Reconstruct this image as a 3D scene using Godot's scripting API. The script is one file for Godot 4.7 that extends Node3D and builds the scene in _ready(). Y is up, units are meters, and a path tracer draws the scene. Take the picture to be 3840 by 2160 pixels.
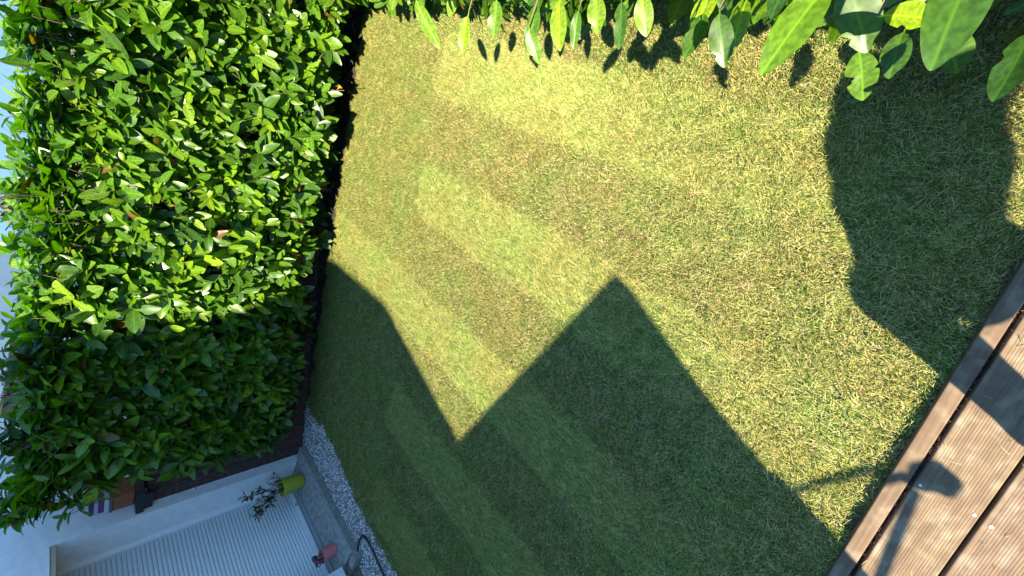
extends Node3D
# A back garden seen from above the edge of a deck, the picture lying on its side:
# world up points to the left of the picture.

const EYE := 1.9
const PITCH := 51.2
const SUN_ALONG := Vector3(0.71, 0, -0.704)      # the way shadows fall on level ground
const SUN_ELEVATION := 45.0
const DECK_H := 0.045

var rng := RandomNumberGenerator.new()
var used_names := {}

# ------------------------------------------------------------------ naming
func numbered(called: String) -> String:
	if not used_names.has(called):
		used_names[called] = 0
		return called
	used_names[called] += 1
	return "%s_%03d" % [called, used_names[called]]

func tag(o: Node, label: String, category: String, group := "", kind := "") -> Node:
	if label: o.set_meta("label", label)
	if category: o.set_meta("category", category)
	if group: o.set_meta("group", group)
	if kind: o.set_meta("kind", kind)
	return o

func thing(called: String, label: String, category: String, at := Vector3.ZERO, group := "") -> Node3D:
	var o := Node3D.new()
	o.name = numbered(called)
	add_child(o)
	o.position = at
	tag(o, label, category, group)
	return o

func obj(called: String, m: Mesh, mat: Material, parent: Node = self, xf := Transform3D.IDENTITY) -> MeshInstance3D:
	var o := MeshInstance3D.new()
	o.name = numbered(called) if parent == self else called
	o.mesh = m
	if mat: o.material_override = mat
	parent.add_child(o, true)
	o.transform = xf
	return o

func structure(called: String, m: Mesh, mat: Material, xf := Transform3D.IDENTITY) -> MeshInstance3D:
	var o := obj(called, m, mat, self, xf)
	o.set_meta("kind", "structure")
	return o

# ------------------------------------------------------------------ shapes
func start(smooth := -1) -> SurfaceTool:
	var st := SurfaceTool.new()
	st.begin(Mesh.PRIMITIVE_TRIANGLES)
	st.set_smooth_group(smooth)
	return st

func done(st: SurfaceTool) -> ArrayMesh:
	st.generate_normals()
	return st.commit()

func tri(st: SurfaceTool, a: Vector3, b: Vector3, c: Vector3) -> void:
	st.add_vertex(a); st.add_vertex(b); st.add_vertex(c)

func quad(st: SurfaceTool, a: Vector3, b: Vector3, c: Vector3, d: Vector3) -> void:
	tri(st, a, b, c); tri(st, a, c, d)

# outline in the local xy plane, pushed from z = 0 to z = depth
func prism(st: SurfaceTool, outline: PackedVector2Array, depth: float, xf := Transform3D.IDENTITY, z0 := 0.0) -> void:
	var p := outline
	if not Geometry2D.is_polygon_clockwise(p):
		p = p.duplicate(); p.reverse()
	var idx := Geometry2D.triangulate_polygon(p)
	var n := p.size()
	for i in range(0, idx.size(), 3):
		var a := p[idx[i]]; var b := p[idx[i + 1]]; var c := p[idx[i + 2]]
		if (b - a).cross(c - a) > 0.0:
			var t := b; b = c; c = t
		tri(st, xf * Vector3(a.x, a.y, z0 + depth), xf * Vector3(b.x, b.y, z0 + depth), xf * Vector3(c.x, c.y, z0 + depth))
		tri(st, xf * Vector3(a.x, a.y, z0), xf * Vector3(c.x, c.y, z0), xf * Vector3(b.x, b.y, z0))
	for i in n:
		var a := p[i]; var b := p[(i + 1) % n]
		quad(st, xf * Vector3(a.x, a.y, z0), xf * Vector3(b.x, b.y, z0), xf * Vector3(b.x, b.y, z0 + depth), xf * Vector3(a.x, a.y, z0 + depth))

func rect(x0: float, y0: float, x1: float, y1: float, bevel := 0.0) -> PackedVector2Array:
	if bevel <= 0.0:
		return PackedVector2Array([Vector2(x0, y0), Vector2(x0, y1), Vector2(x1, y1), Vector2(x1, y0)])
	var b := bevel
	return PackedVector2Array([Vector2(x0 + b, y0), Vector2(x0, y0 + b), Vector2(x0, y1 - b), Vector2(x0 + b, y1), Vector2(x1 - b, y1), Vector2(x1, y1 - b), Vector2(x1, y0 + b), Vector2(x1 - b, y0)])

func box_mesh(lo: Vector3, hi: Vector3, bevel := 0.0, xf := Transform3D.IDENTITY) -> ArrayMesh:
	var st := start()
	prism(st, rect(lo.x, lo.y, hi.x, hi.y, bevel), hi.z - lo.z, xf, lo.z)
	return done(st)

func tube(st: SurfaceTool, pts: Array, radii, sides := 8) -> void:
	var rings := []
	var side := Vector3.UP
	for i in pts.size():
		var p: Vector3 = pts[i]
		var a: Vector3 = pts[maxi(i - 1, 0)]
		var b: Vector3 = pts[mini(i + 1, pts.size() - 1)]
		var d := (b - a).normalized()
		if i == 0:
			side = Vector3.UP if absf(d.y) < 0.9 else Vector3.RIGHT
		var u := d.cross(side).normalized()
		var v := u.cross(d).normalized()
		side = v
		var r: float = radii[i] if radii is Array else radii
		var ring := []
		for k in sides:
			var t := TAU * k / sides
			ring.append(p + (u * cos(t) + v * sin(t)) * r)
		rings.append(ring)
	for i in rings.size() - 1:
		for k in sides:
			var k2 := (k + 1) % sides
			quad(st, rings[i][k], rings[i + 1][k], rings[i + 1][k2], rings[i][k2])
	for k in range(1, sides - 1):
		tri(st, rings[0][0], rings[0][k], rings[0][k + 1])
		tri(st, rings[-1][0], rings[-1][k + 1], rings[-1][k])

func tube_mesh(pts: Array, radii, sides := 8) -> ArrayMesh:
	var st := start(0)
	tube(st, pts, radii, sides)
	return done(st)

# profile of (radius, height), turned about y
func lathe(st: SurfaceTool, profile: Array, sides := 28, xf := Transform3D.IDENTITY) -> void:
	for i in profile.size() - 1:
		var a: Vector2 = profile[i]; var b: Vector2 = profile[i + 1]
		for k in sides:
			var t0 := TAU * k / sides; var t1 := TAU * (k + 1) / sides
			var p0 := xf * Vector3(a.x * cos(t0), a.y, a.x * sin(t0)); var p1 := xf * Vector3(a.x * cos(t1), a.y, a.x * sin(t1))
			var q0 := xf * Vector3(b.x * cos(t0), b.y, b.x * sin(t0)); var q1 := xf * Vector3(b.x * cos(t1), b.y, b.x * sin(t1))
			if a.x < 1e-5: tri(st, p0, q1, q0)
			elif b.x < 1e-5: tri(st, p0, p1, q0)
			else: quad(st, p0, p1, q1, q0)

func lathe_mesh(profile: Array, sides := 28, xf := Transform3D.IDENTITY, smooth := 0) -> ArrayMesh:
	var st := start(smooth)
	lathe(st, profile, sides, xf)
	return done(st)

func spline(pts: Array, steps := 6) -> Array:
	var out := []
	for i in pts.size() - 1:
		var p0: Vector3 = pts[maxi(i - 1, 0)]; var p1: Vector3 = pts[i]; var p2: Vector3 = pts[i + 1]; var p3: Vector3 = pts[mini(i + 2, pts.size() - 1)]
		for k in steps:
			out.append(p1.cubic_interpolate(p2, p0, p3, float(k) / steps))
	out.append(pts[-1])
	return out

# ------------------------------------------------------------------ materials
func lin(r: float, g: float, b: float) -> Color:
	return Color(r, g, b).linear_to_srgb()

func plain(called: String, c: Color, rough := 0.8, metal := 0.0) -> StandardMaterial3D:
	var m := StandardMaterial3D.new()
	m.resource_name = called
	m.albedo_color = c
	m.roughness = rough
	m.metallic = metal
	return m

func noise_tex(freq: float, colors: Array, offsets: Array, size := 512, seed_ := 1, octaves := 4, kind := FastNoiseLite.TYPE_SIMPLEX_SMOOTH) -> NoiseTexture2D:
	var n := FastNoiseLite.new()
	n.noise_type = kind; n.frequency = freq; n.seed = seed_; n.fractal_octaves = octaves
	var t := NoiseTexture2D.new()
	t.width = size; t.height = size; t.seamless = true; t.noise = n
	var g := Gradient.new()
	g.colors = PackedColorArray(colors); g.offsets = PackedFloat32Array(offsets)
	t.color_ramp = g
	return t

func grainy(called: String, tex: Texture2D, scale: float, rough := 0.85, bump: Texture2D = null, bump_cm := 0.0) -> StandardMaterial3D:
	var m := plain(called, Color.WHITE, rough)
	m.albedo_texture = tex
	m.uv1_triplanar = true; m.uv1_world_triplanar = true
	m.uv1_scale = Vector3.ONE * scale
	if bump:
		m.heightmap_enabled = true; m.heightmap_texture = bump; m.heightmap_scale = bump_cm
	return m

# ------------------------------------------------------------------ leaves
func leaf_texture() -> ImageTexture:
	var w := 128; var h := 256
	var im := Image.create(w, h, false, Image.FORMAT_RGB8)
	var n := FastNoiseLite.new(); n.frequency = 0.03; n.seed = 4
	for y in h:
		for x in w:
			var u := absf(x / float(w - 1) - 0.5) * 2.0
			var v := y / float(h - 1)
			var c := 0.76 + 0.22 * n.get_noise_2d(x, y)
			# pale midrib and side veins that curve to the tip
			var rib := clampf(1.0 - u / 0.12, 0.0, 1.0)
			var s := (v - 0.30 * pow(u, 0.8)) * 9.0
			var vein := clampf(1.0 - absf(s - roundf(s)) / 0.085, 0.0, 1.0) * (1.0 - u * 0.75) * 0.35
			var k := maxf(rib, vein)
			im.set_pixel(x, y, Color(c, c, c).lerp(Color(1.0, 1.0, 0.86), k))
	return ImageTexture.create_from_image(im)

func leaf_width(t: float) -> float:
	return pow(maxf(sin(PI * pow(clampf(t, 0.0, 1.0), 0.92)), 0.0), 0.62)

# a blade along +y of length 1, facing +z
func leaf_mesh(rows: int, cols: int, wide: float, fold: float, bend: float, wave: float, ph: float, bites := []) -> ArrayMesh:
	var st := start(0)
	var grid := []
	for i in rows + 1:
		var t := 0.5 - 0.5 * cos(PI * (0.12 + 0.88 * float(i) / rows)) if i else 0.0
		var row := []
		for j in cols + 1:
			var s := (float(j) / cols - 0.5) * 2.0
			var w := leaf_width(t) * wide * 0.5
			for b in bites:                      # [side, where along, reach, depth]
				if signf(s) == b[0]:
					var q: float = absf(t - b[1]) / b[2]
					if q < 1.0: w = minf(w, w * (1.0 - b[3] * sqrt(1.0 - q * q)))
			var x := s * w
			var z := absf(x) * fold - bend * t * t + wave * wide * absf(s) * sin(t * 9.0 + ph + s) * leaf_width(t)
			row.append([Vector3(x + 0.02 * sin(t * 3.0 + ph), t, z), Vector2(0.5 + s * 0.5 * clampf(w / (wide * 0.5) + 0.02, 0.0, 1.0), t)])
		grid.append(row)
	for i in rows:
		for j in cols:
			var q := [grid[i][j], grid[i + 1][j], grid[i + 1][j + 1], grid[i][j + 1]]
			for k in [0, 1, 2, 0, 2, 3]:
				st.set_uv(q[k][1]); st.add_vertex(q[k][0])
	# petiole
	var pw := 0.013
	for k in [Vector3(-pw, 0.02, 0), Vector3(pw, 0.02, 0), Vector3(pw, -0.09, -0.02), Vector3(-pw, 0.02, 0), Vector3(pw, -0.09, -0.02), Vector3(-pw, -0.09, -0.02)]:
		st.set_uv(Vector2(0.5, 0.02)); st.add_vertex(k)
	return done(st)

func leaf_material(called: String, tint: Color, tex: Texture2D, vertex := false) -> StandardMaterial3D:
	var m := plain(called, tint, 0.36)
	m.metallic_specular = 0.55
	m.albedo_texture = tex
	m.vertex_color_use_as_albedo = vertex
	m.backlight_enabled = true
	m.backlight = Color(0.85, 1.0, 0.25)
	m.cull_mode = BaseMaterial3D.CULL_DISABLED
	return m

func leaf_xf(at: Vector3, along: Vector3, face: Vector3, length: float, wide := 1.0, curl := 1.0) -> Transform3D:
	var y := along.normalized()
	var z := (face - y * face.dot(y)).normalized()
	var x := y.cross(z)
	return Transform3D(Basis(x * length * wide, y * length, z * length * curl), at)

func dir3() -> Vector3:
	return Vector3(rng.randfn(), rng.randfn(), rng.randfn()).normalized()

# one shoot: leaves set round it in a spiral
func shoot(out: Array, at: Vector3, axis: Vector3, count: int, length: float, leaf_len: float, young: float, depth_in: float) -> void:
	var u := axis.cross(Vector3.UP if absf(axis.y) < 0.9 else Vector3.RIGHT).normalized()
	var v := axis.cross(u).normalized()
	var spin := rng.randf() * TAU
	shoot_lines.append([at - axis * 0.05 + Vector3.DOWN * 0.015, at, at + axis * length * 0.9])
	for i in count:
		var t := (i + 0.5) / count
		var az := spin + i * 2.4 + rng.randf_range(-0.3, 0.3)
		var radial := u * cos(az) + v * sin(az)
		var lean := lerpf(0.15, 0.95, t)
		var along := (radial * lerpf(1.0, 0.75, t) + axis * lean + Vector3.DOWN * rng.randf_range(0.0, 0.45)).normalized()
		var face := (axis + Vector3.UP * 0.45 + dir3() * 0.35).normalized()
		var l := leaf_len * rng.randf_range(0.68, 1.18) * lerpf(1.0, 0.78, t * t)
		out.append({"xf": leaf_xf(at + axis * length * t, along, face, l, rng.randf_range(0.82, 1.2), rng.randf_range(0.5, 1.5)), "young": clampf(young * lerpf(0.5, 1.0, t) + rng.randf_range(-0.1, 0.1), 0.0, 1.0), "in": depth_in, "len": l, "r": rng.randf()})

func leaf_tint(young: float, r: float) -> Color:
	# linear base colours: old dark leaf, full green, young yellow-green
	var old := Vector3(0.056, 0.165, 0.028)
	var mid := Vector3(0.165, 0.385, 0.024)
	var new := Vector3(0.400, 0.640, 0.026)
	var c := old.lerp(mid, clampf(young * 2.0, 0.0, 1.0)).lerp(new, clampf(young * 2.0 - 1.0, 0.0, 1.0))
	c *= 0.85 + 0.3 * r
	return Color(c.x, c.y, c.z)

# the leaves that show largest become parts, the rest one part
func plant_leaves(parent: Node3D, leaves: Array, meshes: Array, tex: Texture2D, cam: Transform3D, most: int) -> void:
	for l in leaves:
		var q: Vector3 = cam.affine_inverse() * (l.xf.origin as Vector3)
		var d := -q.z
		var inside: bool = d > 0.1 and absf(q.x) < d * 1.45 and absf(q.y) < d * 0.82
		l.score = (l.len / d) * exp(-maxf(l.in, 0.0) * 14.0) * absf((l.xf.basis.z as Vector3).normalized().dot((cam.origin - l.xf.origin).normalized())) if inside else 0.0
	leaves.sort_custom(func(a, b): return a.score > b.score)
	var mats := []
	for i in 12:
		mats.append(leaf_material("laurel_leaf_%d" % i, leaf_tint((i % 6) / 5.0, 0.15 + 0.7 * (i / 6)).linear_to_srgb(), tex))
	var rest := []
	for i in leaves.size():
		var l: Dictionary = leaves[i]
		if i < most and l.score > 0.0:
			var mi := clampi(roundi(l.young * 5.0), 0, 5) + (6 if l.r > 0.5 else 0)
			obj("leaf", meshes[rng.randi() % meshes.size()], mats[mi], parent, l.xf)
		else:
			rest.append(l)
	var mm := MultiMesh.new()
	mm.transform_format = MultiMesh.TRANSFORM_3D
	mm.use_colors = true
	mm.mesh = meshes[0]
	mm.instance_count = rest.size()
	for i in rest.size():
		mm.set_instance_transform(i, rest[i].xf)
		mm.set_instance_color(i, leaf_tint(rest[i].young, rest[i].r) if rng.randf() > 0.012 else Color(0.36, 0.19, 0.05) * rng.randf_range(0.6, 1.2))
	var o := MultiMeshInstance3D.new()
	o.name = "foliage"
	o.multimesh = mm
	o.material_override = leaf_material("laurel_foliage", Color.WHITE, tex, true)
	o.set_meta("kind", "stuff")
	parent.add_child(o, true)

# ------------------------------------------------------------------ person (joints with radii, one smooth surface)
func body_mesh(bones: Array, cell: float, blend: float) -> ArrayMesh:
	var lo := Vector3.ONE * 1e9; var hi := -lo
	for b in bones:
		for e in [[b[0], b[2]], [b[1], b[3]]]:
			lo = lo.min(e[0] - Vector3.ONE * (e[1] + cell * 2)); hi = hi.max(e[0] + Vector3.ONE * (e[1] + cell * 2))
	var n := Vector3i(((hi - lo) / cell).ceil()) + Vector3i.ONE
	var f := PackedFloat32Array(); f.resize(n.x * n.y * n.z); f.fill(1.0)
	for b in bones:
		var a: Vector3 = b[0]; var c: Vector3 = b[1]
		var ab := c - a; var den := maxf(ab.length_squared(), 1e-9)
		var reach: float = maxf(b[2], b[3]) + blend + cell * 2
		var i0 := Vector3i(((a.min(c) - Vector3.ONE * reach - lo) / cell).floor()).clamp(Vector3i.ZERO, n - Vector3i.ONE)
		var i1 := Vector3i(((a.max(c) + Vector3.ONE * reach - lo) / cell).ceil()).clamp(Vector3i.ZERO, n - Vector3i.ONE)
		for z in range(i0.z, i1.z + 1):
			for y in range(i0.y, i1.y + 1):
				for x in range(i0.x, i1.x + 1):
					var p := lo + Vector3(x, y, z) * cell
					var t := clampf((p - a).dot(ab) / den, 0.0, 1.0)
					var d := p.distance_to(a + ab * t) - lerpf(b[2], b[3], t)
					var k := x + n.x * (y + n.y * z)
					var h := maxf(blend - absf(f[k] - d), 0.0) / blend
					f[k] = minf(f[k], d) - h * h * blend * 0.25
	var at := {}
	var st := start(0)
	var step := [1, n.x, n.x * n.y]
	var cells := []
	for z in n.z - 1:
		for y in n.y - 1:
			for x in n.x - 1:
				var k := x + n.x * (y + n.y * z)
				var sum := Vector3.ZERO; var cnt := 0
				for e in 12:
					var ax := e / 4
					var o1: int = [1, 0, 0][ax]; var o2: int = [2, 2, 1][ax]
					var v := [0, 0, 0]
					v[o1] = e & 1; v[o2] = (e >> 1) & 1
					var k0: int = k + v[0] * step[0] + v[1] * step[1] + v[2] * step[2]
					var f0 := f[k0]; var f1 := f[k0 + step[ax]]
					if (f0 < 0.0) != (f1 < 0.0):
						var p := Vector3(v[0], v[1], v[2]); p[ax] += f0 / (f0 - f1)
						sum += p; cnt += 1
				if cnt:
					at[k] = lo + (Vector3(x, y, z) + sum / cnt) * cell
					cells.append(Vector3i(x, y, z))
	for c in cells:
		var k: int = c.x + n.x * (c.y + n.y * c.z)
		for ax in 3:
			var b: int = step[(ax + 1) % 3]; var d: int = step[(ax + 2) % 3]
			if c[(ax + 1) % 3] == 0 or c[(ax + 2) % 3] == 0: continue
			var f0 := f[k]; var f1 := f[k + step[ax]]
			if (f0 < 0.0) == (f1 < 0.0): continue
			if not (at.has(k) and at.has(k - b) and at.has(k - d) and at.has(k - b - d)): continue
			if f0 < 0.0: quad(st, at[k], at[k - d], at[k - b - d], at[k - b])
			else: quad(st, at[k], at[k - b], at[k - b - d], at[k - d])
	return done(st)

# ================================================================== the scene
func _ready() -> void:
	rng.seed = 20240
	# ---- camera: a phone held on its side, looking down into the garden
	var p := deg_to_rad(PITCH)
	var fwd := Vector3(0, -sin(p), -cos(p)); var up := Vector3(0, cos(p), -sin(p))
	var cam := Camera3D.new()
	cam.name = "camera"
	cam.transform = Transform3D(Basis(-up, Vector3.RIGHT, -fwd), Vector3(0, EYE, 0))
	cam.fov = 75.9
	cam.near = 0.02; cam.far = 600.0
	add_child(cam)
	cam.current = true
	# ---- sky
	var env := Environment.new()
	env.background_mode = Environment.BG_SKY
	var sm := ProceduralSkyMaterial.new()
	sm.sky_top_color = lin(0.105, 0.235, 0.475)
	sm.sky_horizon_color = lin(0.115, 0.205, 0.385)
	sm.sky_curve = 0.16
	sm.ground_horizon_color = lin(0.12, 0.17, 0.22)
	sm.ground_bottom_color = lin(0.03, 0.035, 0.025)
	sm.sun_angle_max = 12.0
	var sky := Sky.new(); sky.sky_material = sm
	env.sky = sky
	env.background_energy_multiplier = 0.93
	env.tonemap_mode = Environment.TONE_MAPPER_LINEAR
	env.tonemap_exposure = 3.8
	env.sdfgi_enabled = true; env.ssao_enabled = true; env.ssil_enabled = true
	var we := WorldEnvironment.new()
	we.name = "environment"
	we.environment = env
	add_child(we)
	# ---- sun
	var sun := DirectionalLight3D.new()
	sun.name = "sun"
	sun.light_color = Color(1.0, 0.94, 0.82)
	sun.light_energy = 1.6
	sun.light_angular_distance = 0.53
	sun.shadow_enabled = true
	var e := deg_to_rad(SUN_ELEVATION)
	var travel := SUN_ALONG.normalized() * cos(e) + Vector3.DOWN * sin(e)
	sun.transform = Transform3D(Basis.looking_at(travel, Vector3.UP), Vector3(-6, 8, 6))
	add_child(sun)

	build_ground()
	build_hedge_bed()
	build_deck()
	build_shutter_house()
	build_sun_side_houses()
	build_far_building()
	var tex := leaf_texture()
	build_back_hedge(tex, cam.transform)
	build_side_hedge(tex, cam.transform)
	build_far_trees()
	build_fence()
	build_window_things(tex)
	build_hose()
	build_person()
	build_bracket()
	build_grass()
	build_gravel()
	build_litter()

# ------------------------------------------------------------------ ground
func build_ground() -> void:
	var far := PlaneMesh.new(); far.size = Vector2(500, 500); far.subdivide_width = 1
	structure("ground", far, grainy("far_ground", noise_tex(0.02, [lin(0.07, 0.09, 0.03), lin(0.13, 0.13, 0.06)], [0.2, 0.8], 512, 7), 0.2), Transform3D(Basis.IDENTITY, Vector3(0, -0.03, 0)))
	var st := start()
	quad(st, Vector3(-5.5, 0, -6.2), Vector3(5, 0, -6.2), Vector3(5, 0, 4), Vector3(-5.5, 0, 4))
	var soil := noise_tex(0.035, [lin(0.045, 0.036, 0.016), lin(0.10, 0.085, 0.035), lin(0.15, 0.105, 0.055)], [0.2, 0.5, 0.85], 1024, 3, 6)
	structure("lawn", done(st), grainy("thatch", soil, 2.2, 0.95))

func build_hedge_bed() -> void:
	var o := Vector3(-1.765, 0, -4.337); var d := Vector3(0.954, 0, 0.30); var n := Vector3(-0.30, 0, 0.954)
	var st := start()
	var last := []
	for i in 57:
		var p := o + d * (i * 0.1) + n * (-0.38 + 0.02 * sin(i * 1.7) + 0.015 * sin(i * 4.1)) + Vector3.UP * 0.008
		if last: quad(st, last[0], p, p - n * 1.3, last[1])
		last = [p, p - n * 1.3]
	structure("soil_bed", done(st), grainy("hedge_shade_soil", noise_tex(0.06, [lin(0.014, 0.010, 0.007), lin(0.045, 0.032, 0.022)], [0.3, 0.8], 256, 55), 3.0, 0.95))  # near-black soil paints in the shade under the hedge

const DECK_A := Vector3(-0.308, 0, 0.361)
const DECK_D := Vector3(-0.933, 0, -0.36)
const DECK_N := Vector3(-0.36, 0, 0.933)

func build_deck() -> void:
	var deck := thing("wooden_deck", "weathered brown grooved timber deck at the edge of the lawn", "deck", DECK_A)
	var grain := Image.create(512, 128, false, Image.FORMAT_RGB8)
	var n := FastNoiseLite.new(); n.frequency = 0.02; n.fractal_octaves = 5; n.seed = 11
	var n2 := FastNoiseLite.new(); n2.frequency = 0.012; n2.fractal_octaves = 4; n2.seed = 23
	for y in 128:
		for x in 512:
			var g := n.get_noise_2d(x * 0.35, y * 6.0) * 0.5 + 0.5
			var s := clampf(n2.get_noise_2d(x * 2.0, y * 2.0) * 1.6, -1.0, 1.0)
			var c := Vector3(0.082, 0.053, 0.033).lerp(Vector3(0.235, 0.168, 0.100), g)
			c = c.lerp(Vector3(0.26, 0.220, 0.158), clampf(s, 0.0, 1.0) * 0.7)
			c = c.lerp(Vector3(0.115, 0.072, 0.046), clampf(-s, 0.0, 1.0) * 0.65)
			grain.set_pixel(x, y, Color(c.x, c.y, c.z).linear_to_srgb())
	var wood := plain("weathered_timber", Color.WHITE, 0.78)
	wood.albedo_texture = ImageTexture.create_from_image(grain)
	var mats := []
	for i in 4:
		var w: StandardMaterial3D = wood.duplicate()
		w.albedo_color = [Color(0.93, 0.90, 0.88), Color(1, 0.99, 0.97), Color(0.97, 0.95, 0.96), Color(0.90, 0.87, 0.84)][i]
		mats.append(w)
	# board profile: x across (towards the house side), y up; z along the board
	var frame := Transform3D(Basis(DECK_N, Vector3.UP, DECK_D), Vector3.ZERO)   # right-handed: N x UP = D
	var off := 0.0
	for i in 9:
		var wide: float = 0.046 if i == 0 else 0.154
		var prof := PackedVector2Array()
		var th := 0.028
		prof.append(Vector2(0.0, 0)); prof.append(Vector2(0.0, th - 0.004)); prof.append(Vector2(0.0015, th - 0.001)); prof.append(Vector2(0.004, th))
		if i == 0:
			prof.append(Vector2(wide * 0.5, th + 0.0006))
		else:
			var ribs := 20
			var run := wide - 0.016
			for k in ribs:
				var x0 := 0.008 + run * k / ribs
				var pitch := run / ribs
				prof.append(Vector2(x0 + pitch * 0.12, th)); prof.append(Vector2(x0 + pitch * 0.50, th)); prof.append(Vector2(x0 + pitch * 0.60, th - 0.0007)); prof.append(Vector2(x0 + pitch * 0.92, th - 0.0007))
		prof.append(Vector2(wide - 0.004, th)); prof.append(Vector2(wide - 0.0015, th - 0.001)); prof.append(Vector2(wide, th - 0.004)); prof.append(Vector2(wide, 0))
		var st := board(prof, 6.0, i * 0.37)
		var xf := frame * Transform3D(Basis.IDENTITY, Vector3(off, DECK_H - th, -2.6))
		var o := obj("board", st, mats[i % 4], deck, xf)
		if i in [1, 2]:
			var z0: float = 2.6 + (0.364 if i == 1 else 0.384)
			for k in [-2, -1, 0, 1, 2]:
				screw(o, Vector3(0.012 if i == 1 else 0.018, th, z0 + 0.62 * k))
				screw(o, Vector3(0.142, th, z0 + 0.62 * k + 0.01))
		off += wide + (0.013 if i == 0 else 0.010)
	var bearer := plain("dark_bearer", lin(0.05, 0.035, 0.026), 0.9)
	for k in 8:
		obj("bearer", box_mesh(Vector3(0.01, 0, -0.03), Vector3(off - 0.02, DECK_H - 0.0285, 0.03), 0.002, frame * Transform3D(Basis.IDENTITY, Vector3(0, 0.0, -2.4 + 0.75 * k))), bearer, deck)
	var dirt := start()
	for a in [[-3.0, 3.5]]:
		var q := func(x: float, z: float) -> Vector3: return frame * Vector3(x, 0.012, z)
		quad(dirt, q.call(0.02, a[0]), q.call(0.02, a[1]), q.call(off, a[1]), q.call(off, a[0]))
	obj("soil_bed", done(dirt), grainy("deck_soil", noise_tex(0.05, [lin(0.03, 0.016, 0.010), lin(0.10, 0.05, 0.03)], [0.3, 0.8], 256, 9), 6.0), deck)

# one board with its grain running along it
func board(prof: PackedVector2Array, length: float, shift: float) -> ArrayMesh:
	var st := start()
	var segs := 3
	for i in prof.size() - 1:
		var a := prof[i]; var b := prof[i + 1]
		for s in segs:
			var z0 := length * s / segs; var z1 := length * (s + 1) / segs
			var q := [Vector3(a.x, a.y, z0), Vector3(a.x, a.y, z1), Vector3(b.x, b.y, z1), Vector3(b.x, b.y, z0)]
			for k in [0, 1, 2, 0, 2, 3]:
				var v: Vector3 = q[k]
				st.set_uv(Vector2(v.z * 0.8 + shift * 3.1, v.x * 4.2 + v.y * 3.0 + shift)); st.add_vertex(v)
	var idx := Geometry2D.triangulate_polygon(prof)
	for z in [0.0, length]:
		for i in range(0, idx.size(), 3):
			for k in 3:
				var c := prof[idx[i + k]]
				st.set_uv(Vector2(c.x * 4.0, c.y * 4.0)); st.add_vertex(Vector3(c.x, c.y, z))
	return done(st)

var shoot_lines := []
var screw_mesh: ArrayMesh
var screw_mat: StandardMaterial3D
func screw(parent: Node3D, at: Vector3) -> void:
	if screw_mesh == null:
		screw_mesh = lathe_mesh([Vector2(0.0, 0.0004), Vector2(0.0016, 0.0004), Vector2(0.0017, 0.0016), Vector2(0.0042, 0.0014), Vector2(0.0046, 0.0)], 14, Transform3D.IDENTITY, -1)
		screw_mat = plain("steel_screw", lin(0.62, 0.64, 0.66), 0.38, 0.6)
	obj("screw", screw_mesh, screw_mat, parent, Transform3D(Basis.IDENTITY, at))

# ------------------------------------------------------------------ the white house with the roller shutter
const WALL_A := Vector3(-2.04, 0, -4.674)          # foot of the far edge of the recess
const WALL_D := Vector3(-0.49, 0, 0.8717)          # along the facade, towards the camera
const WALL_N := Vector3(0.8717, 0, 0.49)           # out of the facade
const REC_W := 1.33
const REC_TOP := 1.915
const SILL := 0.12

func wall_frame() -> Transform3D:
	return Transform3D(Basis(WALL_D, Vector3.UP, -WALL_N), Vector3.ZERO)   # x along, y up, z into the house

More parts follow.
